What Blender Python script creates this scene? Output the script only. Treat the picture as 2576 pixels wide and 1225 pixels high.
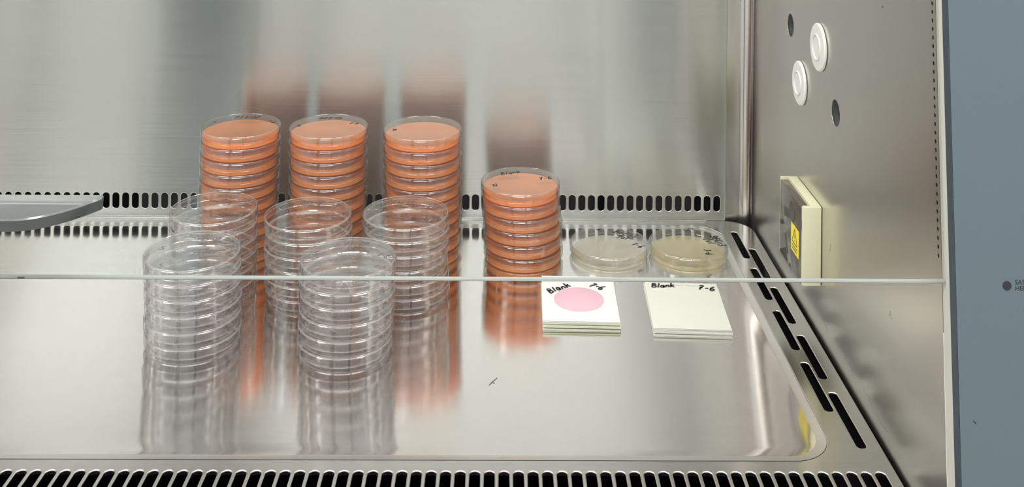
import bpy, bmesh, math, random
from mathutils import Vector, Matrix
random.seed(7)
S = bpy.context.scene
for o in list(bpy.data.objects): bpy.data.objects.remove(o)

# ------------------------------------------------------------------ camera
F_PX, W_PX = 2600.0, 2576.0
PSI, ROLL = 0.012, 0.0105                    # turned a little to the right, rolled a little
camd = bpy.data.cameras.new('camera'); cam = bpy.data.objects.new('camera', camd)
S.collection.objects.link(cam); S.camera = cam
camd.sensor_fit = 'HORIZONTAL'; camd.sensor_width = 36.0
camd.lens = 36.0 * F_PX / W_PX
camd.shift_x = 0.0
camd.shift_y = (-510 - 612.5) / W_PX
camd.clip_start = 0.02; camd.clip_end = 50
fw = Vector((math.sin(PSI), math.cos(PSI), 0)); R0 = Vector((math.cos(PSI), -math.sin(PSI), 0)); U0 = Vector((0, 0, 1))
rt = R0 * math.cos(ROLL) + U0 * math.sin(ROLL); up = -R0 * math.sin(ROLL) + U0 * math.cos(ROLL)
M = Matrix((rt, up, -fw)).transposed().to_4x4(); M.translation = Vector((0, 0, 0.5346))
cam.matrix_world = M

# ------------------------------------------------------------------ world, exposure
wd = bpy.data.worlds.new('world'); S.world = wd; wd.use_nodes = True
wd.node_tree.nodes['Background'].inputs[0].default_value = (1.0, 0.98, 0.96, 1)
wd.node_tree.nodes['Background'].inputs[1].default_value = 0.95
S.view_settings.view_transform = 'Standard'; S.view_settings.look = 'None'
S.view_settings.exposure = 0.0; S.view_settings.gamma = 1.0; S.view_settings.use_curve_mapping = False
cy = S.cycles
cy.max_bounces = 5; cy.diffuse_bounces = 2; cy.glossy_bounces = 3; cy.transmission_bounces = 4
cy.transparent_max_bounces = 80; cy.caustics_reflective = True; cy.sample_clamp_indirect = 6
cy.use_denoising = True; cy.use_adaptive_sampling = True; cy.adaptive_threshold = 0.05; cy.adaptive_min_samples = 12

def area(name, loc, rot, sx, sy, power, col):
    l = bpy.data.lights.new(name, 'AREA'); l.shape = 'RECTANGLE'; l.size = sx; l.size_y = sy
    l.energy = power; l.color = col
    o = bpy.data.objects.new(name, l); S.collection.objects.link(o); o.location = loc; o.rotation_euler = rot
    return o
# fluorescent lamp of the cabinet (under its ceiling, towards the front) and the ceiling lamps of the laboratory
area('cabinet_lamp_light', (-0.28, 1.12, 0.820), (0, 0, 0), 1.10, 0.12, 3.1, (1.0, 0.97, 0.90))
RL = 0.001005                                                # rows of ceiling lamps with gaps between the fittings
for (a, b) in ((-1100, 350), (600, 789), (800, 1450), (1461, 1600), (1722, 2900)):
    xa, xb = (a - 1257) * RL, (b - 1257) * RL
    area('room_lamp_light', ((xa + xb) / 2, 0.0, 1.75), (0, 0, 0), xb - xa, 0.5, 27 * (xb - xa), (1.0, 0.98, 0.96))

# ------------------------------------------------------------------ materials
def newmat(name):
    m = bpy.data.materials.new(name); m.use_nodes = True
    nt = m.node_tree; nt.nodes.clear()
    out = nt.nodes.new('ShaderNodeOutputMaterial')
    return m, nt, out
def N(nt, t, **kw):
    n = nt.nodes.new(t)
    for k, v in kw.items(): setattr(n, k, v)
    return n
def setin(n, **kw):
    for k, v in kw.items(): n.inputs[k.replace('_', ' ')].default_value = v
def plain(name, col, rough=0.5, metal=0.0, var=0.06, scale=60, spec=0.5, sss=0):
    m, nt, out = newmat(name)
    p = N(nt, 'ShaderNodeBsdfPrincipled'); tc = N(nt, 'ShaderNodeTexCoord')
    nz = N(nt, 'ShaderNodeTexNoise'); setin(nz, Scale=scale, Detail=4.0)
    nt.links.new(tc.outputs['Object'], nz.inputs['Vector'])
    mx = N(nt, 'ShaderNodeMix', data_type='RGBA')
    mx.inputs[6].default_value = (*[c * (1 - var) for c in col], 1); mx.inputs[7].default_value = (*[min(1, c * (1 + var)) for c in col], 1)
    nt.links.new(nz.outputs['Fac'], mx.inputs[0]); nt.links.new(mx.outputs[2], p.inputs['Base Color'])
    setin(p, Roughness=rough, Metallic=metal); p.inputs['Specular IOR Level'].default_value = spec
    nt.links.new(p.outputs[0], out.inputs[0]); return m
def steel(name, col, rough, aniso, tan, stretch, wave=0.0, wscale=(3, 3, 3), grain=0.10, smudge=0.0, rvar=0.15):
    """brushed stainless steel: fine grain along one axis, anisotropic gloss across it, slight sheet waviness"""
    m, nt, out = newmat(name)
    p = N(nt, 'ShaderNodeBsdfPrincipled'); tc = N(nt, 'ShaderNodeTexCoord')
    mp = N(nt, 'ShaderNodeMapping'); mp.inputs['Scale'].default_value = stretch
    nz = N(nt, 'ShaderNodeTexNoise'); setin(nz, Scale=1.0, Detail=3.0, Roughness=0.7)
    nt.links.new(tc.outputs['Object'], mp.inputs[0]); nt.links.new(mp.outputs[0], nz.inputs['Vector'])
    mx = N(nt, 'ShaderNodeMix', data_type='RGBA')
    mx.inputs[6].default_value = (*[c * (1 - grain) for c in col], 1); mx.inputs[7].default_value = (*[min(1, c * (1 + grain)) for c in col], 1)
    nt.links.new(nz.outputs['Fac'], mx.inputs[0])
    colout = mx.outputs[2]
    rv = N(nt, 'ShaderNodeMapRange'); setin(rv); rv.inputs['To Min'].default_value = rough * (1 - rvar); rv.inputs['To Max'].default_value = rough * (1 + rvar)
    nt.links.new(nz.outputs['Fac'], rv.inputs['Value'])
    rout = rv.outputs[0]
    if smudge:
        n3 = N(nt, 'ShaderNodeTexNoise'); setin(n3, Scale=9.0, Detail=6.0, Roughness=0.6, Distortion=0.6)
        nt.links.new(tc.outputs['Object'], n3.inputs['Vector'])
        mr = N(nt, 'ShaderNodeMapRange'); mr.inputs['From Min'].default_value = 0.5; mr.inputs['From Max'].default_value = 0.75
        mr.inputs['To Min'].default_value = 0; mr.inputs['To Max'].default_value = smudge
        nt.links.new(n3.outputs['Fac'], mr.inputs['Value'])
        ad = N(nt, 'ShaderNodeMath', operation='ADD'); nt.links.new(rout, ad.inputs[0]); nt.links.new(mr.outputs[0], ad.inputs[1]); rout = ad.outputs[0]
    nt.links.new(colout, p.inputs['Base Color']); nt.links.new(rout, p.inputs['Roughness'])
    setin(p, Metallic=1.0, Anisotropic=aniso)
    cx = N(nt, 'ShaderNodeCombineXYZ'); cx.inputs[0].default_value, cx.inputs[1].default_value, cx.inputs[2].default_value = tan
    nt.links.new(cx.outputs[0], p.inputs['Tangent'])
    if wave:
        m2 = N(nt, 'ShaderNodeMapping'); m2.inputs['Scale'].default_value = wscale
        n2 = N(nt, 'ShaderNodeTexNoise'); setin(n2, Scale=1.0, Detail=1.0)
        b = N(nt, 'ShaderNodeBump'); setin(b, Strength=1.0, Distance=wave)
        nt.links.new(tc.outputs['Object'], m2.inputs[0]); nt.links.new(m2.outputs[0], n2.inputs['Vector'])
        nt.links.new(n2.outputs['Fac'], b.inputs['Height']); nt.links.new(b.outputs[0], p.inputs['Normal'])
    nt.links.new(p.outputs[0], out.inputs[0]); return m
def clear(name, tint=(0.975, 0.975, 0.98), film=0.03, rough=0.03, f0=0.045, filmcol=(0.85, 0.85, 0.85), sheet=False):
    """thin clear plastic or glass: straight transmission, Schlick reflection, a trace of haze"""
    m, nt, out = newmat(name)
    tr = N(nt, 'ShaderNodeBsdfTransparent'); tr.inputs[0].default_value = (*tint, 1)
    gl = N(nt, 'ShaderNodeBsdfGlossy'); gl.inputs['Roughness'].default_value = rough
    df = N(nt, 'ShaderNodeBsdfDiffuse'); df.inputs[0].default_value = (*filmcol, 1)
    tl = N(nt, 'ShaderNodeBsdfTranslucent'); tl.inputs[0].default_value = (*filmcol, 1)
    lw = N(nt, 'ShaderNodeLayerWeight'); lw.inputs['Blend'].default_value = 0.5
    pw = N(nt, 'ShaderNodeMath', operation='POWER'); pw.inputs[1].default_value = 5
    nt.links.new(lw.outputs['Facing'], pw.inputs[0])
    ma = N(nt, 'ShaderNodeMath', operation='MULTIPLY_ADD'); ma.inputs[1].default_value = 1 - f0; ma.inputs[2].default_value = f0
    nt.links.new(pw.outputs[0], ma.inputs[0])
    if sheet:
        n2 = N(nt, 'ShaderNodeMath', operation='MULTIPLY'); n2.inputs[1].default_value = 2.0; nt.links.new(ma.outputs[0], n2.inputs[0])
        n1 = N(nt, 'ShaderNodeMath', operation='ADD'); n1.inputs[1].default_value = 1.0; nt.links.new(ma.outputs[0], n1.inputs[0])
        ma = N(nt, 'ShaderNodeMath', operation='DIVIDE'); nt.links.new(n2.outputs[0], ma.inputs[0]); nt.links.new(n1.outputs[0], ma.inputs[1])
    hz = N(nt, 'ShaderNodeMixShader'); hz.inputs[0].default_value = 0.5
    nt.links.new(df.outputs[0], hz.inputs[1]); nt.links.new(tl.outputs[0], hz.inputs[2])
    m1 = N(nt, 'ShaderNodeMixShader'); m1.inputs[0].default_value = film
    nt.links.new(tr.outputs[0], m1.inputs[1]); nt.links.new(hz.outputs[0], m1.inputs[2])
    if film <= 0: m1 = tr
    m2 = N(nt, 'ShaderNodeMixShader'); nt.links.new(ma.outputs[0], m2.inputs[0])
    nt.links.new(m1.outputs[0], m2.inputs[1]); nt.links.new(gl.outputs[0], m2.inputs[2])
    nt.links.new(m2.outputs[0], out.inputs[0]); return m
def agar(name, col, clearness=0.0, transl=0.45):
    m, nt, out = newmat(name)
    df = N(nt, 'ShaderNodeBsdfDiffuse'); tl = N(nt, 'ShaderNodeBsdfTranslucent'); gl = N(nt, 'ShaderNodeBsdfGlossy')
    tr = N(nt, 'ShaderNodeBsdfTransparent'); tr.inputs[0].default_value = (*[c ** 0.4 for c in col], 1)
    tc = N(nt, 'ShaderNodeTexCoord'); nz = N(nt, 'ShaderNodeTexNoise'); setin(nz, Scale=120.0, Detail=2.0)
    nt.links.new(tc.outputs['Object'], nz.inputs['Vector'])
    mx = N(nt, 'ShaderNodeMix', data_type='RGBA'); mx.inputs[6].default_value = (*[c * 0.96 for c in col], 1); mx.inputs[7].default_value = (*[min(1, c * 1.04) for c in col], 1)
    nt.links.new(nz.outputs['Fac'], mx.inputs[0])
    for n in (df, tl): nt.links.new(mx.outputs[2], n.inputs[0])
    gl.inputs['Roughness'].default_value = 0.12
    a = N(nt, 'ShaderNodeMixShader'); a.inputs[0].default_value = transl; nt.links.new(df.outputs[0], a.inputs[1]); nt.links.new(tl.outputs[0], a.inputs[2])
    b = N(nt, 'ShaderNodeMixShader'); b.inputs[0].default_value = clearness; nt.links.new(a.outputs[0], b.inputs[1]); nt.links.new(tr.outputs[0], b.inputs[2])
    lw = N(nt, 'ShaderNodeLayerWeight'); lw.inputs['Blend'].default_value = 0.5
    pw = N(nt, 'ShaderNodeMath', operation='POWER'); pw.inputs[1].default_value = 5; nt.links.new(lw.outputs['Facing'], pw.inputs[0])
    ma = N(nt, 'ShaderNodeMath', operation='MULTIPLY_ADD'); ma.inputs[1].default_value = 0.9; ma.inputs[2].default_value = 0.03; nt.links.new(pw.outputs[0], ma.inputs[0])
    c = N(nt, 'ShaderNodeMixShader'); nt.links.new(ma.outputs[0], c.inputs[0]); nt.links.new(b.outputs[0], c.inputs[1]); nt.links.new(gl.outputs[0], c.inputs[2])
    nt.links.new(c.outputs[0], out.inputs[0]); return m

STEEL = (0.645, 0.655, 0.64)
M_back = steel('brushed_steel_back', STEEL, 0.22, 0.95, (0, 0, 1), (6, 6, 900), wave=0.0012, wscale=(5, 1, 1.6))
M_right = steel('brushed_steel_right', (0.66, 0.63, 0.585), 0.27, 0.4, (0, 0, 1), (4, 6, 260), grain=0.012, rvar=0.02)
M_floor = steel('brushed_steel_tray', (0.85, 0.825, 0.80), 0.105, 0.75, (0, 1, 0), (8, 700, 8), smudge=0.03)
M_rim = steel('brushed_steel_rim', (0.66, 0.655, 0.63), 0.20, 0.5, (0, 1, 0), (8, 700, 8))
M_corner = steel('polished_steel_corner', (0.66, 0.63, 0.61), 0.20, 0.8, (0, 0, 1), (300, 300, 6))
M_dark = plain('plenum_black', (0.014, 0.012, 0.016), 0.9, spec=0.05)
M_cup = plain('bore_grey', (0.075, 0.08, 0.08), 0.35)
M_white = plain('white_plastic', (0.70, 0.70, 0.68), 0.35, var=0.02)
M_cream = plain('cream_plastic', (0.62, 0.60, 0.43), 0.4, var=0.02)
M_brown = plain('brown_tinted_cover', (0.085, 0.07, 0.058), 0.10, var=0.05, spec=0.5)
M_recess = plain('dark_brown_recess', (0.045, 0.038, 0.032), 0.3)
M_yellow = plain('yellow_sticker', (0.85, 0.68, 0.03), 0.5, var=0.02)
M_ink = plain('marker_ink', (0.022, 0.020, 0.022), 0.5)
M_fade = plain('faded_ink', (0.09, 0.075, 0.075), 0.5)
M_print = plain('pale_print', (0.52, 0.52, 0.48), 0.6)
M_blue = plain('blue_grey_paint', (0.086, 0.122, 0.141), 0.45, var=0.04, scale=400)
M_shaded_edge = plain('dark_blue_shade', (0.030, 0.045, 0.058), 0.5)
M_pale = plain('pale_grey_guide', (0.45, 0.45, 0.40), 0.5, var=0.02)
M_paint_text = plain('black_print', (0.015, 0.016, 0.022), 0.5)
M_card = plain('white_card', (0.66, 0.66, 0.66), 0.55, var=0.01)
M_card2 = plain('ivory_card', (0.57, 0.59, 0.47), 0.6, var=0.02)
M_card3 = plain('pale_ivory_card', (0.60, 0.615, 0.55), 0.5, var=0.01)
M_pink = plain('pink_gel', (0.64, 0.405, 0.47), 0.4, var=0.03)
M_film = clear('card_film', (0.985, 0.985, 0.985), 0.05, 0.10)
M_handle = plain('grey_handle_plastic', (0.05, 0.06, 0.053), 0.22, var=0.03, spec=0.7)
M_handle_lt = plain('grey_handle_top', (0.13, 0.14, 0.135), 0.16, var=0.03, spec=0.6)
M_clear = clear('clear_polystyrene', (0.994, 0.993, 0.995), 0, 0.0, 0.050, sheet=True)
M_bead = clear('clear_polystyrene_rim', (0.97, 0.97, 0.97), 0.15, 0.06, 0.07, (0.97, 0.95, 0.95), sheet=True)
M_bead_o = clear('clear_polystyrene_rim_thin', (0.98, 0.975, 0.97), 0.04, 0.06, 0.05, (0.95, 0.93, 0.9), sheet=True)
M_base_o = clear('clear_polystyrene_base', (0.99, 0.985, 0.98), 0, 0.0, 0.03)
M_clear_o = clear('clear_polystyrene_lid', (0.99, 0.988, 0.985), 0, 0.0, 0.05, sheet=True)
M_glass = clear('sash_glass', (0.975, 0.985, 0.978), 0, 0.0, 0.014)
M_gedge = plain('sash_glass_edge', (0.32, 0.335, 0.32), 0.35, var=0.03)
M_orange = agar('orange_agar', (0.98, 0.45, 0.18), 0.0, 0.6)
M_paleagar = agar('pale_clear_agar', (0.90, 0.86, 0.76), 0.68)
M_yelagar = agar('pale_yellow_agar', (0.94, 0.87, 0.66), 0.76)
M_room = plain('room_wall_paint', (0.82, 0.82, 0.80), 0.7)
M_roomdark = plain('dark_green_band_paint', (0.05, 0.075, 0.072), 0.5)
M_roomband = plain('grey_band_paint', (0.14, 0.15, 0.15), 0.5)
M_ceil = plain('cabinet_ceiling_paint', (0.62, 0.61, 0.58), 0.5)
M_lampbody = plain('lamp_housing_white', (0.75, 0.75, 0.73), 0.5)

# ------------------------------------------------------------------ helpers
COL = S.collection
def obj(name, me, mat, parent=None, loc=None):
    o = bpy.data.objects.new(name, me); COL.objects.link(o)
    for m in (mat if isinstance(mat, (list, tuple)) else [mat]):
        if len(me.materials) < (len(mat) if isinstance(mat, (list, tuple)) else 1): me.materials.append(m)
    if parent: o.parent = parent
    if loc is not None: o.location = loc
    return o
def empty(name, loc, rz=0.0):
    o = bpy.data.objects.new(name, None); COL.objects.link(o); o.location = loc; o.rotation_euler = (0, 0, rz)
    o.empty_display_size = 0.01; return o
def tag(o, label, cat, group=None):
    o['label'] = label; o['category'] = cat
    if group: o['group'] = group
    return o
def struct(o): o['kind'] = 'structure'; return o
def smooth(me, ang=40):
    for p in me.polygons: p.use_smooth = True
    try: me.set_sharp_from_angle(angle=math.radians(ang))
    except Exception: pass
    return me
def mesh(name, v, f):
    me = bpy.data.meshes.new(name); me.from_pydata(v, [], f); me.update(); return me
def box(name, x0, x1, y0, y1, z0, z1, bev=0.0, shear=None):
    bm = bmesh.new(); bmesh.ops.create_cube(bm, size=1)
    for v in bm.verts:
        v.co = Vector(((x0 + x1) / 2 + v.co.x * (x1 - x0), (y0 + y1) / 2 + v.co.y * (y1 - y0), (z0 + z1) / 2 + v.co.z * (z1 - z0)))
        if shear: v.co.y += shear * v.co.z
    if bev: bmesh.ops.bevel(bm, geom=bm.edges[:], offset=bev, segments=2, affect='EDGES', profile=0.5)
    me = bpy.data.meshes.new(name); bm.to_mesh(me); bm.free()
    return smooth(me) if bev else me
def lathe(name, prof, seg=72, closed=False):
    v, f = [], []; idx = []
    for (r, z) in prof:
        if r < 1e-7: idx.append([len(v)]); v.append((0, 0, z))
        else:
            idx.append(list(range(len(v), len(v) + seg)))
            v += [(r * math.cos(2 * math.pi * i / seg), r * math.sin(2 * math.pi * i / seg), z) for i in range(seg)]
    pairs = list(zip(range(len(prof) - 1), range(1, len(prof))))
    if closed: pairs.append((len(prof) - 1, 0))
    for a, b in pairs:
        A, B = idx[a], idx[b]
        for i in range(seg):
            j = (i + 1) % seg
            if len(A) == 1 and len(B) == 1: continue
            if len(A) == 1: f.append((A[0], B[j], B[i]))
            elif len(B) == 1: f.append((A[i], A[j], B[0]))
            else: f.append((A[i], A[j], B[j], B[i]))
    me = mesh(name, v, f)
    bm = bmesh.new(); bm.from_mesh(me); bmesh.ops.recalc_face_normals(bm, faces=bm.faces[:]); bm.to_mesh(me); bm.free()
    return smooth(me, 35)
def rrect(x0, x1, y0, y1, r, n=6):
    pts = []
    for cx, cyy, a0 in ((x1 - r, y1 - r, 0), (x0 + r, y1 - r, 90), (x0 + r, y0 + r, 180), (x1 - r, y0 + r, 270)):
        for i in range(n + 1):
            a = math.radians(a0 + 90 * i / n); pts.append((cx + r * math.cos(a), cyy + r * math.sin(a)))
    return pts
def circle(cx, cyy, r, n=32): return [(cx + r * math.cos(2 * math.pi * i / n), cyy + r * math.sin(2 * math.pi * i / n)) for i in range(n)]
def plate(name, loops, thick, bev, Mx):
    """sheet with real holes: first loop is the outline, the rest are openings; Mx places its plane"""
    cu = bpy.data.curves.new(name, 'CURVE'); cu.dimensions = '2D'; cu.fill_mode = 'BOTH'
    cu.extrude = thick / 2; cu.bevel_depth = bev; cu.bevel_resolution = 2; cu.offset = -bev
    for lp in loops:
        sp = cu.splines.new('POLY'); sp.points.add(len(lp) - 1); sp.use_cyclic_u = True
        for p, q in zip(sp.points, lp): p.co = (q[0], q[1], 0, 1)
    o = bpy.data.objects.new(name + '_tmp', cu); COL.objects.link(o)
    dg = bpy.context.evaluated_depsgraph_get(); dg.update()
    me = bpy.data.meshes.new_from_object(o.evaluated_get(dg)); me.name = name
    bpy.data.objects.remove(o); bpy.data.curves.remove(cu)
    me.transform(Mx); me.materials.clear()
    return smooth(me, 30)
def text_mesh(name, body, size, Mx, thick=0.0):
    cu = bpy.data.curves.new(name, 'FONT'); cu.body = body; cu.size = size; cu.extrude = thick; cu.resolution_u = 4
    cu.space_line = 0.9
    o = bpy.data.objects.new(name + '_tmp', cu); COL.objects.link(o)
    dg = bpy.context.evaluated_depsgraph_get(); dg.update()
    me = bpy.data.meshes.new_from_object(o.evaluated_get(dg)); bpy.data.objects.remove(o)
    me.transform(Mx); me.materials.clear(); return me
def frame(o, ex, ey, ez): # matrix with given axes
    m = Matrix((ex, ey, ez)).transposed().to_4x4(); m.translation = Vector(o); return m
XY = lambda z: Matrix.Translation((0, 0, z))

# handwriting: each character is a few strokes in a unit box
GL = {
 '0': (.5, [[(.25, 1), (.05, .75), (.03, .3), (.2, 0), (.4, .1), (.48, .55), (.4, .9), (.25, 1)]]),
 '1': (.3, [[(.15, 1), (.12, 0)]]),
 '2': (.55, [[(.05, .8), (.2, 1), (.42, .9), (.42, .65), (.05, .03), (.25, .1), (.52, .02)]]),
 '3': (.5, [[(.05, .92), (.25, 1), (.42, .85), (.35, .6), (.18, .53), (.4, .42), (.44, .15), (.22, 0), (.03, .1)]]),
 '6': (.5, [[(.38, 1), (.14, .7), (.05, .3), (.18, .02), (.4, .08), (.45, .3), (.28, .45), (.08, .28)]]),
 '7': (.55, [[(.03, .95), (.48, .97), (.3, .5), (.2, 0)], [(.12, .5), (.45, .52)]]),
 '-': (.45, [[(.05, .5), (.4, .53)]]),
 'B': (.6, [[(.1, 1), (.07, 0)], [(.05, .98), (.38, .9), (.42, .68), (.1, .52), (.48, .38), (.45, .08), (.05, .02)]]),
 'l': (.25, [[(.14, 1.05), (.1, 0)]]),
 'a': (.5, [[(.4, .5), (.2, .58), (.05, .3), (.15, .03), (.35, .15), (.4, .5), (.42, .05), (.48, .02)]]),
 'n': (.5, [[(.06, .55), (.05, .02)], [(.05, .35), (.25, .58), (.4, .45), (.42, .02)]]),
 'k': (.55, [[(.1, 1.05), (.06, 0)], [(.45, .62), (.1, .3), (.3, .28), (.55, .03)]]),
 'N': (.6, [[(.08, 0), (.1, .95), (.45, .05), (.52, 1)]]),
 'S': (.55, [[(.48, .88), (.28, 1), (.08, .82), (.18, .58), (.42, .42), (.42, .12), (.2, 0), (.03, .12)]]),
 'C': (.55, [[(.48, .85), (.3, .98), (.08, .7), (.06, .3), (.25, .02), (.5, .15)]]),
 'J': (.5, [[(.1, .97), (.5, 1)], [(.34, 1), (.32, .2), (.18, 0), (.03, .15)]]),
 'u': (.5, [[(.06, .55), (.08, .15), (.22, .02), (.4, .2), (.42, .56), (.44, .02)]]),
 ' ': (.35, []),
 '~': (.5, [[(.02, .35), (.2, .5), (.35, .4), (.5, .75), (.42, .15)]]),
}
def strokes(txt, h, x, y, rot=0.0, jit=0.03, aspect=1.0):
    rnd = random.Random(txt + str(round(x, 4))); out = []; cx = 0.0
    wtot = sum(GL[c][0] + .12 for c in txt)
    for c in txt:
        w, ss = GL[c]; dy = rnd.uniform(-.06, .06); sc = rnd.uniform(.9, 1.08)
        for s in ss:
            pl = []
            for (a, b) in s:
                px = (cx + a - wtot / 2 + .18 * b + rnd.uniform(-jit, jit)) * h * aspect; py = (b * sc - .5 + dy + rnd.uniform(-jit, jit)) * h
                pl.append((x + px * math.cos(rot) - py * math.sin(rot), y + px * math.sin(rot) + py * math.cos(rot)))
            out.append(pl)
        cx += w + .12
    return out
def ribbon(name, lines, w, z):
    v, f = [], []
    for pl in lines:
        # smooth by subdividing (Catmull-Rom)
        P = [Vector(p) for p in pl]; Q = []
        for i in range(len(P) - 1):
            p0 = P[max(i - 1, 0)]; p1 = P[i]; p2 = P[i + 1]; p3 = P[min(i + 2, len(P) - 1)]
            for k in range(4):
                t = k / 4; Q.append(.5 * ((2 * p1) + (p2 - p0) * t + (2 * p0 - 5 * p1 + 4 * p2 - p3) * t * t + (3 * p1 - p0 - 3 * p2 + p3) * t ** 3))
        Q.append(P[-1]); b = len(v)
        for i, q in enumerate(Q):
            d = (Q[min(i + 1, len(Q) - 1)] - Q[max(i - 1, 0)]); d = d.normalized() if d.length > 0 else Vector((1, 0))
            n = Vector((-d.y, d.x)) * w / 2
            v += [(q.x + n.x, q.y + n.y, z), (q.x - n.x, q.y - n.y, z)]
        for i in range(len(Q) - 1): f.append((b + 2 * i, b + 2 * i + 1, b + 2 * i + 3, b + 2 * i + 2))
    return mesh(name, v, f)

def slanted(name, x0, x1, ya, yb_, z0, z1):
    v = [(x0, ya(z0), z0), (x1, ya(z0), z0), (x1, yb_(z0), z0), (x0, yb_(z0), z0), (x0, ya(z1), z1), (x1, ya(z1), z1), (x1, yb_(z1), z1), (x0, yb_(z1), z1)]
    return mesh(name, v, [(0, 3, 2, 1), (4, 5, 6, 7), (0, 1, 5, 4), (1, 2, 6, 5), (2, 3, 7, 6), (3, 0, 4, 7)])

# ------------------------------------------------------------------ cabinet shell
XL, XR, YB, ZT = -0.92, 0.3235, 1.307, 0.82
SL = 0.085                                                  # slope of the cabinet front (dY/dz)
yw = lambda z: 0.7322 + 0.0825 * (z - 0.0467)               # front edge of the right wall
# back wall: sheet with a row of slots along its foot
loops = [[(XL, 0.0005), (0.2918, 0.0005), (0.2918, ZT), (XL, ZT)]]
x = 0.2806
while x > XL + 0.03:
    loops.append(rrect(x - 0.0040, x + 0.0040, 0.0124, 0.0319, 0.00399, 6)); x -= 0.01223
MB = frame((0, YB + 0.0015, 0), Vector((1, 0, 0)), Vector((0, 0, 1)), Vector((0, -1, 0)))
wall_back = struct(obj('wall_back', plate('wall_back', loops, 0.0024, 0.0009, MB), M_back))
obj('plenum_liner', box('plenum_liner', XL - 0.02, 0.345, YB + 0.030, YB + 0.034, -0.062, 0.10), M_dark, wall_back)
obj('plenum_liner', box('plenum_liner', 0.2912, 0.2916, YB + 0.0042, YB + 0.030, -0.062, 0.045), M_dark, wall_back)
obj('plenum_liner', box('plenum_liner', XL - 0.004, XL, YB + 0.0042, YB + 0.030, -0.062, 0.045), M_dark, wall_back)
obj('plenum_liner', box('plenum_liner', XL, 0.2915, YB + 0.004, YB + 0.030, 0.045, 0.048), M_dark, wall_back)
# rounded rear corner between back wall and right wall
v, f = [], []
prof = [(0.286, YB + 0.0059), (0.3075, YB + 0.0045)]
rc = 0.0155
for i in range(0, 13):
    a = math.radians(90 - 90 * i / 12); prof.append((XR - rc + rc * math.cos(a) + 0.0005, YB + 0.0045 - rc + rc * math.sin(a)))
for (px, py) in prof: v += [(px, py, -0.061), (px, py, ZT)]
for i in range(len(prof) - 1): f.append((2 * i, 2 * i + 2, 2 * i + 3, 2 * i + 1))
cm = smooth(mesh('corner', v, f), 60)
struct(obj('trim_1', cm, M_corner))
# right wall: sheet with two bores and a line of suction perforations along the sloped front edge
PC = 0.0031                                                 # half a perforation cell
yp = lambda z: 0.7504 + 0.0870 * (z - 0.2034)               # line of the perforations
loops = [[(yp(-0.10) + PC, -0.10), (YB - 0.011, -0.10), (YB - 0.011, ZT), (yp(ZT) + PC, ZT)]]
bores = [(1.137, 0.2863), (0.9825, 0.2366)]
for (by, bz) in bores: loops.append(circle(by, bz, 0.0125))
MR = frame((XR + 0.0012, 0, 0), Vector((0, 1, 0)), Vector((0, 0, 1)), Vector((1, 0, 0)))
wall_right = struct(obj('wall_right', plate('wall_right', loops, 0.0016, 0.0002, MR), M_right))
def perforated_strip():
    v, f = [], []
    def quad(pts):
        k = len(v); v.extend([(XR + 0.0002, y_, z_) for (y_, z_) in pts]); f.append((k, k + 1, k + 2, k + 3))
    zs = [0.2034 + 0.00624 * k for k in range(48)]; zlo, zhi = zs[0] - 0.00312, zs[-1] + 0.00312
    for (a_, b_) in ((-0.10, zlo), (zhi, ZT)): quad([(yp(a_) - PC, a_), (yp(a_) + PC, a_), (yp(b_) + PC, b_), (yp(b_) - PC, b_)])
    quad([(yw(-0.1), -0.1), (yp(-0.1) - PC, -0.1), (yp(ZT) - PC, ZT), (yw(ZT), ZT)])
    for z in zs:
        sq, ci, cb = [], [], []
        for i in range(16):
            a_ = 2 * math.pi * i / 16 + math.pi / 4; c_, s_ = math.cos(a_), math.sin(a_); m_ = max(abs(c_), abs(s_))
            dz = 0.00312 * s_ / m_; sq.append((yp(z + dz) + PC * c_ / m_, z + dz)); ci.append((yp(z) + 0.0015 * c_, z + 0.0015 * s_))
        k = len(v); v.extend([(XR + 0.0002, *p) for p in sq] + [(XR + 0.0002, *p) for p in ci] + [(XR + 0.0009, *p) for p in ci])
        for i in range(16):
            j = (i + 1) % 16; f.append((k + i, k + j, k + 16 + j, k + 16 + i)); f.append((k + 16 + i, k + 16 + j, k + 32 + j, k + 32 + i))
    return mesh('perforated_strip', v, f)
obj('perforated_strip', perforated_strip(), M_right, wall_right)
for (by, bz) in bores:
    c = obj('bore_cup', lathe('bore_cup', [(0.0126, 0), (0.0126, 0.010), (0, 0.0102)], 32), M_cup, wall_right)
    c.matrix_world = frame((XR + 0.001, by, bz), Vector((0, 1, 0)), Vector((0, 0, 1)), Vector((1, 0, 0)))
obj('perforation_duct', slanted('perforation_duct', XR + 0.0022, XR + 0.004, lambda z: yp(z) - 0.003, lambda z: yp(z) + 0.04, 0.15, 0.56), M_dark, wall_right)
# left wall and ceiling of the cabinet
struct(obj('wall_left', box('wall_left', XL - 0.003, XL, 0.745, YB, -0.05, ZT), M_right))
ceil = struct(obj('ceiling', box('ceiling', XL, XR, 0.808, YB, ZT + 0.012, ZT + 0.016), M_ceil))
struct(obj('wall_front', box('wall_front', XL, XR, 0.800, 0.806, 0.78, ZT + 0.016), M_ceil))
# lamp fixture
lamp = tag(empty('fluorescent_lamp', (-0.28, 1.12, ZT + 0.012)), 'white fluorescent lamp under the cabinet ceiling above the work tray', 'lamp')
obj('housing', box('housing', -0.56, 0.56, -0.06, 0.06, -0.006, 0.0), M_lampbody, lamp)

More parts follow.
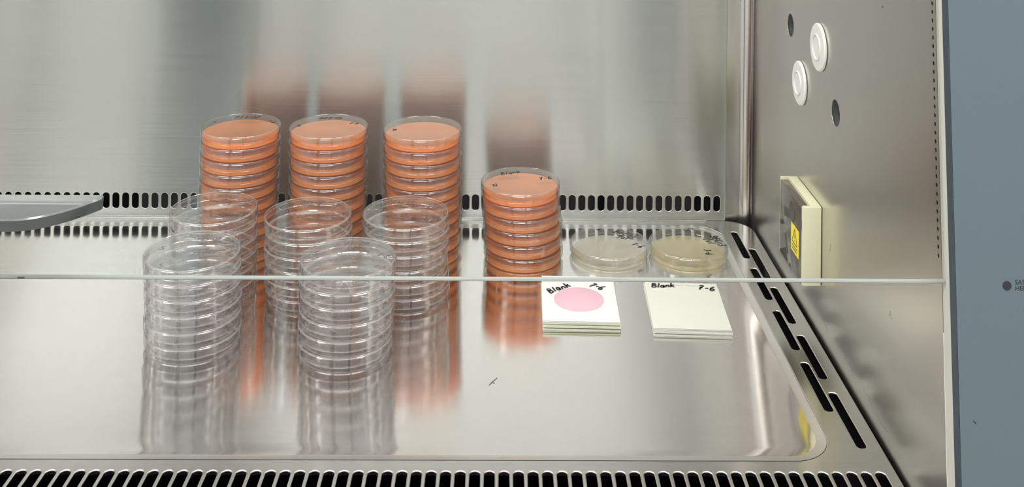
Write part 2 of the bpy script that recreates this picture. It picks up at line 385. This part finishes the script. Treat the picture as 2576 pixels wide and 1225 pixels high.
# work tray: rim sheet with slots, slanted step and sunken work surface
RZ = 0.0011
outer = []
for (cx, cyy, r, a0) in ((0.3208 - 0.034, 1.3055 - 0.034, 0.034, 0),):
    for i in range(11):
        a = math.radians(a0 + 90 * i / 10); outer.append((cx + r * math.cos(a), cyy + r * math.sin(a)))
outer += [(XL + 0.002, 1.3055), (XL + 0.002, 0.70), (0.3208, 0.70)]
inner = rrect(XL + 0.05, 0.2790, 0.8318, 1.290, 0.034, 10)
loops = [outer, inner]
for y0, y1 in ((1.1995, 1.2725), (1.1005, 1.1743), (1.0000, 1.0769), (0.8995, 0.978)):
    loops.append(rrect(0.2903, 0.2980, y0, y1, 0.0036, 5))
for y0, y1 in ((1.1500, 1.2247), (1.0505, 1.1283), (0.9500, 1.0276), (0.8485, 0.9283)):
    loops.append(rrect(0.3010, 0.3087, y0, y1, 0.0036, 5))
x = 0.3072
while x > XL + 0.03:
    loops.append(rrect(x - 0.0041, x + 0.0041, 0.745, 0.8182, 0.0040, 6)); x -= 0.01147
floor = struct(obj('floor', plate('floor', loops, 0.0020, 0.0008, XY(RZ - 0.0018)), M_rim))
# step
inn2 = rrect(XL + 0.058, 0.2710, 0.8395, 1.282, 0.029, 10)
v = [(p[0], p[1], RZ) for p in inner] + [(p[0] * .4 + q[0] * .6, p[1] * .4 + q[1] * .6, 0.0004) for p, q in zip(inner, inn2)] + [(p[0], p[1], 0.0) for p in inn2]
n = len(inner); f = []
for k in (0, 1):
    for i in range(n): f.append((k * n + i, k * n + (i + 1) % n, (k + 1) * n + (i + 1) % n, (k + 1) * n + i))
f.append(tuple(range(2 * n, 3 * n)))
tm = mesh('work_surface', v, f); smooth(tm, 60)
bm = bmesh.new(); bm.from_mesh(tm); bmesh.ops.recalc_face_normals(bm, faces=bm.faces[:]); 
if sum(fc.normal.z for fc in bm.faces) < 0: bmesh.ops.reverse_faces(bm, faces=bm.faces[:])
bm.to_mesh(tm); bm.free()
M_step = steel('brushed_steel_step', (0.74, 0.73, 0.70), 0.34, 0.3, (0, 1, 0), (8, 700, 8))
for p in tm.polygons: p.material_index = 0 if len(p.vertices) > 4 else 1
obj('work_surface', tm, [M_floor, M_step], floor)
obj('rear_lip', box('rear_lip', XL + 0.01, 0.2665, 1.3035, 1.3060, RZ, RZ + 0.0012, 0.0004), M_rim, floor)
struct(obj('trim_2', box('trim_2', XL, XR + 0.01, 0.69, YB + 0.03, -0.062, -0.060), M_dark))
struct(obj('trim_3', box('trim_3', XL, XR, 0.682, 0.690, -0.062, -0.012), M_rim))

# front of the cabinet at the right: pale guide strip, side edge coloured dark for its shade, blue painted post
yb = lambda z: 0.7110 + 0.0903 * (z - 0.0609)
struct(obj('trim_4', slanted('trim_4', XR + 0.0004, XR + 0.02, lambda z: yb(z) + 0.0094, lambda z: yw(z) - 0.0002, -0.10, ZT), M_pale))
post = tag(empty('front_panel', (XR, yb(-0.1), -0.10)), 'blue-grey painted front panel right of the glass sash with black dot', 'panel')
def child(name, me, mat, par):
    o = obj(name, me, mat, par); o.matrix_parent_inverse = Matrix.Translation(par.location).inverted(); return o
child('face', slanted('face', XR + 0.0012, 0.56, yb, lambda z: yb(z) + 0.0088, -0.10, ZT), M_blue, post)
child('shaded_edge', slanted('shaded_edge', XR + 0.0004, XR + 0.0012, lambda z: yb(z) + 0.0004, lambda z: yb(z) + 0.0090, -0.10, ZT), M_shaded_edge, post)  # side edge of the panel, its shade put into a dark colour
nf = Vector((0, -1, 0.0903)).normalized(); uf = Vector((0, 0.0903, 1)).normalized()
def onpost(xx, zz): return (xx, yb(zz) - 0.0002, zz)
dk = lathe('height_mark', [(0.00305, 0), (0.00305, 0.0002), (0, 0.0002)], 32)
d = obj('height_mark', dk, M_paint_text, post); d.matrix_parent_inverse = Matrix.Translation(post.location).inverted()
d.matrix_basis = frame(onpost(0.3606, 0.1947), Vector((1, 0, 0)), uf, nf)
tm = text_mesh('lettering', 'SASH\nHEIGHT', 0.0046, frame(onpost(0.3662, 0.1955), Vector((1, 0, 0)), uf, nf))
child('lettering', tm, M_paint_text, post)
child('chip_mark', ribbon('chip_mark', [[(0, 0), (0.0010, -0.0010), (0.0018, -0.0022)]], 0.0006, 0), M_paint_text, post).matrix_basis = frame(onpost(0.3340, 0.1045), Vector((1, 0, 0)), uf, nf)

# ------------------------------------------------------------------ sash
YS, ZS = 0.7375, 0.1893
sy = lambda z: YS + SL * (z - ZS)
sash = tag(empty('glass_sash', (-0.28, YS, ZS)), 'clear sliding glass sash hanging across the cabinet opening', 'window sash')
child('pane', slanted('pane', XL, XR - 0.0005, lambda z: sy(z), lambda z: sy(z) + 0.003, ZS + 0.0018, 0.77), M_glass, sash)
child('bottom_edge', slanted('bottom_edge', XL, XR - 0.0005, lambda z: sy(z), lambda z: sy(z) + 0.003, ZS + 0.0003, ZS + 0.0016), M_gedge, sash)
child('shadow_line', slanted('shadow_line', XL, XR - 0.0005, lambda z: sy(z), lambda z: sy(z) + 0.003, ZS, ZS + 0.0003), M_cup, sash)  # shadow line below the glass edge, painted as a thin dark strip
child('chip', box('chip', -0.3385, -0.3335, YS - 0.0004, YS, ZS + 0.0003, ZS + 0.0014, 0.0002), M_cup, sash)
# curved grip on the sash
def handle():
    hx, L, D = -0.3295, 0.0500, 0.038
    seg = 28
    yb0 = 0.7415; zt, zb = 0.2470, 0.2382
    g = tag(empty('sash_handle', (hx, yb0, zb)), 'grey curved grip fixed to the glass sash at the left edge', 'handle', None)
    arc = []
    for i in range(seg + 1):
        t = -1 + 2 * i / seg
        arc.append((hx + L * t, yb0 - 0.006 - D * (1 - abs(t) ** 2.2)))
    # outline pieces: body = outer shell (front band + underside), top = dished top plate, rim = bright edge
    v, f = [], []
    n = len(arc)
    for (ax, ay) in arc: v.append((ax, ay, zt - 0.0005))
    for (ax, ay) in arc: v.append((ax, ay + 0.0005, zt - 0.0035))
    for (ax, ay) in arc: v.append((hx + (ax - hx) * .985, ay + 0.003, zb))
    base = len(v)
    for (ax, ay) in arc: v.append((hx + (ax - hx) * .985, yb0, zb))
    for (ax, ay) in arc: v.append((ax, yb0, zt - 0.0005))
    for k in range(2):
        for i in range(n - 1): f.append((k * n + i, k * n + i + 1, (k + 1) * n + i + 1, (k + 1) * n + i))
    for i in range(n - 1): f.append((2 * n + i, 2 * n + i + 1, 3 * n + i + 1, 3 * n + i)); f.append((3 * n + i, 3 * n + i + 1, 4 * n + i + 1, 4 * n + i))
    f.append((0, n, 2 * n, 3 * n, 4 * n)); f.append((n - 1, 5 * n - 1, 4 * n - 1, 3 * n - 1, 2 * n - 1))
    me = mesh('grip_body', v, f); bm = bmesh.new(); bm.from_mesh(me); bmesh.ops.recalc_face_normals(bm, faces=bm.faces[:]); bm.to_mesh(me); bm.free()
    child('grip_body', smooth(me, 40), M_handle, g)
    # dished top: rim ring then sunken floor
    v, f = [], []
    ring = arc + [(arc[-1][0], yb0), (arc[0][0], yb0)]
    cxm, cym = hx, yb0 - 0.018
    def ins(p, dlt, back):
        x_, y_ = p
        x2 = hx + (x_ - hx) * (1 - dlt / L); y2 = min(y_ + dlt * .55, yb0 - back)
        return (x2, y2)
    r1 = [(p[0], p[1], zt - 0.0005) for p in ring]
    r2 = [(*ins(p, 0.0014, 0.0005), zt + 0.0006) for p in ring]
    r3 = [(*ins(p, 0.0040, 0.0085), zt - 0.0006) for p in ring]
    r4 = [(*ins(p, 0.0065, 0.0105), zt - 0.0022) for p in ring]
    v = r1 + r2 + r3 + r4; m = len(ring)
    for k in range(3):
        for i in range(m): f.append((k * m + i, k * m + (i + 1) % m, (k + 1) * m + (i + 1) % m, (k + 1) * m + i))
    f.append(tuple(range(3 * m, 4 * m)))
    me = mesh('grip_top', v, f); bm = bmesh.new(); bm.from_mesh(me); bmesh.ops.recalc_face_normals(bm, faces=bm.faces[:])
    if sum(q.normal.z * q.calc_area() for q in bm.faces) < 0: bmesh.ops.reverse_faces(bm, faces=bm.faces[:])
    bm.to_mesh(me); bm.free()
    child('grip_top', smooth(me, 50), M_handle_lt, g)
handle()

# ------------------------------------------------------------------ fittings on the right wall
def plug(y, z, r, label):
    g = tag(empty('plug_cap', (XR, y, z)), label, 'plug', 'white plugs on the right wall')
    g.rotation_euler = (0, -math.pi / 2, 0)                 # local z points into the cabinet
    obj('disc', lathe('disc', [(r - .0015, 0), (r, 0.0006), (r, 0.0022), (r - .0012, 0.0032), (r * .62, 0.0034), (r * .60, 0.0034), (0, 0.0034)], 48), M_white, g)
    obj('raised_ring', lathe('raised_ring', [(r * .56, 0.0033), (r * .555, 0.0042), (r * .52, 0.0046), (r * .485, 0.0042), (r * .48, 0.0033)], 48), M_white, g)
    return g
plug(1.0315, 0.2875, 0.0238, 'white plug cap on the right wall, the higher one nearer the front edge')
plug(1.0950, 0.2340, 0.0230, 'white plug cap on the right wall, the lower one nearer the rear corner')

def socket():
    x0, y0, y1, z0, z1 = 0.3046, 1.0195, 1.1040, 0.0535, 0.1318
    g = tag(empty('socket_box', (XR, (y0 + y1) / 2, z0)), 'cream plastic socket box with brown cover and yellow warning sticker on the right wall', 'socket')
    t = 0.0042
    child('housing', box('housing', x0 + 0.0085, XR - 0.0002, y0 + 0.004, y1, z0, z1, 0.0008), M_cream, g)
    child('frame', box('frame', x0, XR - 0.0002, y0, y0 + 0.0055, z0, z1, 0.0012), M_cream, g)
    child('frame', box('frame', x0 + 0.0004, x0 + 0.0090, y1 - 0.0012, y1, z0, z1, 0.0003), M_cream, g)
    cov = child('cover', box('cover', x0 + 0.0002, x0 + 0.0084, y0 + 0.0057, y1 - 0.0014, z0 - 0.001, z1 - 0.0030, 0.0006), M_brown, g)
    for yy in (1.0570, 1.0315):
        me = plate('socket_opening', [rrect(yy - 0.0085, yy + 0.0085, 0.1020, 0.1225, 0.0080, 6)], 0.0004, 0.0001, frame((x0 + 0.0001, 0, 0), Vector((0, 1, 0)), Vector((0, 0, 1)), Vector((1, 0, 0))))
        child('socket_opening', me, M_recess, g)
    fx = x0 + 0.0000
    MF = frame((fx, 0, 0), Vector((0, -1, 0)), Vector((0, 0, 1)), Vector((-1, 0, 0)))
    st = child('warning_sticker', box('warning_sticker', fx - 0.0001, fx + 0.0003, 1.0330, 1.0600, 0.0740, 0.1015), M_yellow, g)
    tri = [(-1.0465 - 0.009, 0.0835), (-1.0465 + 0.009, 0.0835), (-1.0465, 0.0985), (-1.0465 - 0.009, 0.0835), (-1.0465 + 0.009, 0.0835)]
    def poly_lines(lines, w):
        v, f = [], []
        for (a, b) in lines:
            a, b = Vector(a), Vector(b); d_ = (b - a).normalized(); n_ = Vector((-d_.y, d_.x)) * w / 2; k = len(v)
            v += [(*(a + n_), 0), (*(a - n_), 0), (*(b - n_), 0), (*(b + n_), 0)]; f.append((k, k + 1, k + 2, k + 3))
        return mesh('warning_print', v, f)
    c = -1.0465
    ln = [((c - .009, .0842), (c + .009, .0842)), ((c - .009, .0842), (c, .0988)), ((c + .009, .0842), (c, .0988)), ((c, .0942), (c, .0895)), ((c, .0880), (c, .0868)),
          ((c - .010, .0805), (c + .010, .0805)), ((c - .010, .0775), (c + .008, .0775))]
    me = poly_lines(ln, 0.0011); me.transform(frame((fx - 0.0003, 0, 0), Vector((0, -1, 0)), Vector((0, 0, 1)), Vector((-1, 0, 0))))
    child('warning_print', me, M_recess, g)
socket()

# scratches and specks on the steel
def speck(pts, w, Mx, par, name='scratch'):
    me = ribbon(name, pts, w, 0.0); me.transform(Mx); o = obj(name, me, M_fade, par); return o
speck([[(-0.0035, -0.006), (-0.0008, -0.001), (0.0012, 0.002), (0.004, 0.006)], [(-0.0005, -0.001), (0.0015, -0.003)]], 0.0006, frame((-0.0005, 0.9454, 0.0003), Vector((1, 0, 0)), Vector((0, 1, 0)), Vector((0, 0, 1))), floor)
FW = lambda y, z: frame((XR - 0.0002, y, z), Vector((0, -1, 0)), Vector((0, 0, 1)), Vector((-1, 0, 0)))
speck([[(0, 0.004), (-0.0015, -0.001), (-0.003, -0.005)]], 0.0005, FW(0.993, 0.103), wall_right)
speck([[(0.001, 0.003), (0.0, -0.001), (0.001, -0.002)], [(0.004, -0.002), (0.005, -0.001)]], 0.0005, FW(0.842, 0.115), wall_right)
speck([[(0, 0), (0.0012, -0.0008)]], 0.0016, FW(0.866, 0.362), wall_right, 'speck')
for (yy, zz) in ((1.02, 0.030), (0.95, 0.020), (0.90, 0.022), (0.87, 0.018)):
    p = [(0, 0)]
    for k in range(6): p.append((p[-1][0] + random.uniform(.003, .006), p[-1][1] + random.uniform(-.004, .003)))
    speck([p], 0.00025, FW(yy, zz), wall_right)

# ------------------------------------------------------------------ petri dishes
PH = 0.0147                                               # pitch of a stack
LID = [(0, PH), (0.0430, PH), (0.0443, PH + .0001), (0.0447, PH + .0005), (0.0453, PH + .0005), (0.0458, PH - .0001), (0.0460, PH - .0012), (0.0460, .0070), (0.0461, .0063), (0.0457, .0057), (0.0452, .0058), (0.0451, .0066), (0.0451, .0080)]
BASE = [(0, .0003), (0.0415, .0003), (0.0420, .0001), (0.0432, .0001), (0.0440, .0010), (0.0444, .0120), (0.0445, .0128), (0.0441, .0133), (0.0436, .0132), (0.0434, .0125), (0.0433, .0110)]
def two_slot(me, ranges):
    """second material on the thick rolled rims"""
    for p in me.polygons:
        c = Vector(p.center); r = math.hypot(c.x, c.y)
        if any(r > r0 and z0 < c.z < z1 for (r0, z0, z1) in ranges): p.material_index = 1
    return me
me_lid = two_slot(lathe('lid', LID, 80), [(0.0443, PH - .0008, PH + .001), (0.0440, .0050, .0064)])
me_base = two_slot(lathe('dish_base', BASE, 80), [(0.0415, 0.0, .0009), (0.0425, .0126, .014)])
def agar_mesh(h, nm): return lathe(nm, [(0, .0008), (0.0425, .0008), (0.0434, .0016), (0.0438, h), (0.0433, h - .0003), (0, h - .0003)], 64)
me_orange = agar_mesh(0.0080, 'agar_orange'); me_pale = agar_mesh(0.0042, 'agar_pale'); me_yel = agar_mesh(0.0046, 'agar_yellow')
me_lid_c, me_base_c = me_lid.copy(), me_base.copy()
ORD = ['first', 'second', 'third', 'fourth', 'fifth', 'sixth', 'seventh', 'eighth', 'ninth', 'tenth']
def dish(x, y, z, rz, kind, label, group, writing=None):
    g = tag(empty('petri_dish', (x, y, z), rz), label, 'petri dish', group)
    if kind == 'clear':
        obj('base', me_base_c, [M_clear, M_bead], g); lid = obj('lid', me_lid_c, [M_clear, M_bead], g)
    else:
        obj('base', me_base, [M_base_o, M_bead_o], g); lid = obj('lid', me_lid, [M_clear_o, M_bead_o], g)
        if kind == 'orange': obj('agar', me_orange, M_orange, g)
        elif kind == 'pale': obj('agar', me_pale, M_paleagar, g)
        else: obj('agar', me_yel, M_yelagar, g)
    if writing: obj('handwriting', writing, M_ink if kind != 'clear' else M_fade, lid)['kind'] = 'stuff'
    return g
def writing(spec, w, h0=0.006):
    ln = []
    for s in spec:
        ln += strokes(s[0], s[3] if len(s) > 3 else h0, s[1] / 1000, s[2] / 1000, math.radians(s[4]) if len(s) > 4 else 0)
    return ribbon('handwriting', ln, w, PH + 0.00012)
def stack(x, y, n, kind, where, group, spec, w=0.0008, lean=(0, 0), jit=0.0006, allw=False, size=None):
    wm = writing(spec, w) if spec else None
    for i in range(n):                                     # i counts from the bottom
        k = n - 1 - i; t = k / max(n - 1, 1)
        jx, jy = (random.uniform(-jit, jit), random.uniform(-jit, jit)) if k else (0, 0)
        pos = 'top' if k == 0 else ('bottom' if i == 0 else ORD[k] + ' from top')
        desc = {'orange': 'orange agar petri dish', 'clear': 'clear petri dish'}[kind]
        lab = f'{desc}, {pos} of stack {where}'
        dish(x + jx + lean[0] * t, y + jy + lean[1] * t, 0.0002 + PH * i, 0 if k == 0 else random.uniform(-.35, .35), kind, lab, group, wm if (k == 0 or allw) else None)
GO = 'orange agar dishes in stacks'; GC = 'clear empty dishes in stacks'
stack(-0.2985, 1.213, 10, 'orange', 'of ten farthest left', GO, [('223-02', 0, 31, .0078, 2), ('S', -34, 13, .006), ('7-6', 32, 14, .006, -25)], .0014, (-0.003, 0))
stack(-0.1960, 1.213, 10, 'orange', 'second from left at the back', GO, [('223-01', -2.5, 31, .0078), ('N', -35, 0, .006, 20), ('7-6', 28, 10.5, .006, -5)], .0014, (0.000, 0))
stack(-0.0858, 1.208, 10, 'orange', 'third from left at the back', GO, [('N', -32, -7, .0065, 15)], .0014, (0.001, 0))
stack(0.0290, 1.202, 6, 'orange', 'of six beside the two flat dishes', GO, [('Blank', -11.5, 26, .0085, 18), ('N', -30, -13, .009, 25), ('7-6', 29, 9, .0085, 15)], .0015, (0.0045, 0))
CW = lambda a, b, c, s: [('223-02', *a, .0065), ('10', b[0] - 3, b[1], .0055), ('-1', b[0] + 5.5, b[1] + 3.5, .0035), ('7-6', *c, .0065, -20)] + ([('S', *s, .0075)] if s else [])
stack(-0.3035, 1.119, 6, 'clear', 'in the second row at left', GC, CW((6, 31), (8, 21), (32, 2), (-30, 10)), .0012, (0.000, 0), .0009, True)
stack(-0.1995, 1.105, 6, 'clear', 'in the middle of the second row', GC, CW((0, 29.5), (2, 20), (30, 16), (-30, 12)), .0012, (0.001, 0), .0009, True)
stack(-0.0960, 1.110, 6, 'clear', 'at the right end of the second row', GC, CW((-5, 27), (-6, 17), (29, 14), (-31, 8)), .0012, (0.001, 0), .0012, True)
stack(-0.2955, 1.014, 6, 'clear', 'at the front left', GC, CW((8.5, 26), (9, 13.5), (35, 1), (-31, 5)), .0012, (0.002, 0), .0009, True)
stack(-0.1414, 1.0005, 6, 'clear', 'at the front right', GC, CW((4, 30), (5.5, 15.5), (33, 4), (-33, 9)), .0012, (-0.003, 0), .0009, True)
dish(0.1336, 1.209, 0.0002, 0, 'pale', 'single pale agar dish lying next to the six-dish orange stack', 'single flat dishes',
     writing([('~', -10, 35, .008, -20), ('BCC-3', 22, 23, .009, -30), ('Jul', 17, 13.5, .009, -20), ('7-6', 32.5, -8.5, .008, -45)], .0016))
dish(0.2266, 1.209, 0.0002, 0, 'yellow', 'single dish with pale yellow agar lying nearest the slotted right side', 'single flat dishes',
     writing([('S', 6, 36, .0105, -55), ('BCC-3', 36, 5, .009, -78), ('Jul', 26, 4, .009, -75), ('7-6', 18, -25.5, .008, -85)], .0018))

# ------------------------------------------------------------------ card stacks
def card_mesh(w, d, t, curl=0.0, seed=0):
    rnd = random.Random(seed); nx, ny = 4, 8; v, f = [], []
    def zz(u, q): return curl * (max(0, .25 - q) / .25) ** 2 * .5 + curl * .3 * (u - .5) ** 2
    for s in (0, 1):
        for j in range(ny + 1):
            for i in range(nx + 1):
                u, q = i / nx, j / ny; v.append(((u - .5) * w, (q - .5) * d, zz(u, q) + (t if s else 0)))
    m = (nx + 1) * (ny + 1); ix = lambda i, j, s: s * m + j * (nx + 1) + i
    for j in range(ny):
        for i in range(nx):
            f.append((ix(i, j, 1), ix(i + 1, j, 1), ix(i + 1, j + 1, 1), ix(i, j + 1, 1))); f.append((ix(i, j + 1, 0), ix(i + 1, j + 1, 0), ix(i + 1, j, 0), ix(i, j, 0)))
    for i in range(nx): f.append((ix(i, 0, 0), ix(i + 1, 0, 0), ix(i + 1, 0, 1), ix(i, 0, 1))); f.append((ix(i + 1, ny, 0), ix(i, ny, 0), ix(i, ny, 1), ix(i + 1, ny, 1)))
    for j in range(ny): f.append((ix(0, j + 1, 0), ix(0, j, 0), ix(0, j, 1), ix(0, j + 1, 1))); f.append((ix(nx, j, 0), ix(nx, j + 1, 0), ix(nx, j + 1, 1), ix(nx, j, 1)))
    return mesh('card', v, f)
def cards(cx, cyy, n, pitch, rot, rots, offs, kind, where, mats, texts):
    for i in range(n):
        k = n - 1 - i
        pos = 'top' if k == 0 else ('bottom' if i == 0 else ORD[k] + ' from top')
        lab = f'{"white culture card with pink circle" if kind == "pink" and k == 0 else ("white culture card" if kind == "pink" else "ivory culture card")}, {pos} of the stack {where}'
        z = 0.0002 + pitch * i
        g = tag(empty('culture_card', (cx + offs[i][0], cyy + offs[i][1], z), rot + rots[i]), lab, 'card', f'culture cards in the stack {where}')
        obj('backing', card_mesh(0.0780, 0.0990, 0.00055, 0.0, i), mats[0] if k else mats[1], g)
        fm = card_mesh(0.0780, 0.0985, 0.00012, 0.0004, i); fm.transform(Matrix.Translation((0, 0, 0.0007)))
        obj('film', fm, mats[2] if k else mats[1], g)
        if k == 0:
            if kind == 'pink':
                obj('gel_disc', lathe('gel_disc', [(0, .0012), (0.0255, .0012), (0.0262, .0010), (0.0262, .0007)], 64), M_pink, g).location = (-0.0005, -0.0030, 0.00012)
            w_ = ribbon('handwriting', texts, 0.0019, 0.00128); obj('handwriting', w_, M_ink, g)['kind'] = 'stuff'
            if kind != 'pink':
                rnd = random.Random(3); ln = []
                for q in range(14):
                    xx = -0.010 + 0.0022 * q + (0.002 if q > 5 else 0)
                    ln.append([(xx, .0425), (xx + .0007, .0438 + rnd.uniform(-.0005, .0005)), (xx + .0013, .0424)])
                obj('faint_print', ribbon('faint_print', ln, 0.0004, 0.00122), M_print, g)['kind'] = 'stuff'
tA = strokes('Blank', .0098, -.0215, .0210, math.radians(37)) + strokes('7-6', .0090, .0205, .0260, math.radians(-34))
tB = strokes('Blank', .0086, -.0195, .0420, math.radians(2)) + strokes('7-6', .0098, .0265, .0385, math.radians(-6))
cards(0.0893, 1.0880, 6, 0.00135, -0.03, [.010, -.012, .0, .008, -.004, 0], [(-.0005, -.0030), (.0015, -.0006), (.0008, -.0026), (.0006, .0), (.0003, -.001), (0, 0)], 'pink', 'with the pink circle', (M_card2, M_card, M_card2), tA)
cards(0.2004, 1.0770, 5, 0.00130, -0.048, [.014, -.014, .004, .012, 0], [(-.0008, -.0025), (.0012, -.0008), (.0002, -.0020), (-.0006, -.0004), (0, 0)], 'plain', 'without a circle', (M_card3, M_card3, M_card3), tB)

# ------------------------------------------------------------------ laboratory behind the camera (seen only as reflections in the steel)
YR = -2.4
struct(obj('wall_lab', box('wall_lab', -3.2, 3.2, YR - 0.1, YR, -1.0, 2.2), M_room))
struct(obj('floor_lab', box('floor_lab', -3.2, 3.2, YR, 0.66, -0.95, -0.92), plain('lab_vinyl', (0.60, 0.60, 0.58), 0.5)))
PXW = (1.307 * 2 - YR) / 2600.0
def strip(n, x0, x1, mat, out=0.04): struct(obj(n, box(n, (x0 - 1257) * PXW, (x1 - 1257) * PXW, YR, YR + out, -0.9, 1.9, 0.004), mat))  # unseen strips added so thin dark streaks reflect in the steel
def band_panel(n, x0, x1, yf, mat):                       # unseen dark panel, added to put a dark band into the steel reflections
    k = (1.307 * 2 - yf) / 2600.0
    struct(obj(n, box(n, (x0 - 1257) * k, (x1 - 1257) * k, yf - 0.35, yf, -0.92, 2.1, 0.004), mat))
band_panel('dark_band_panel', 402, 598, -0.75, M_roomdark)
strip('streak_strip_1', 120, 142, M_roomband)
strip('streak_strip_2', 788, 802, M_roomband)
strip('streak_strip_3', 1448, 1462, M_roomband)
band_panel('dark_band_panel_right', 1628, 1700, -0.9, M_roomband)
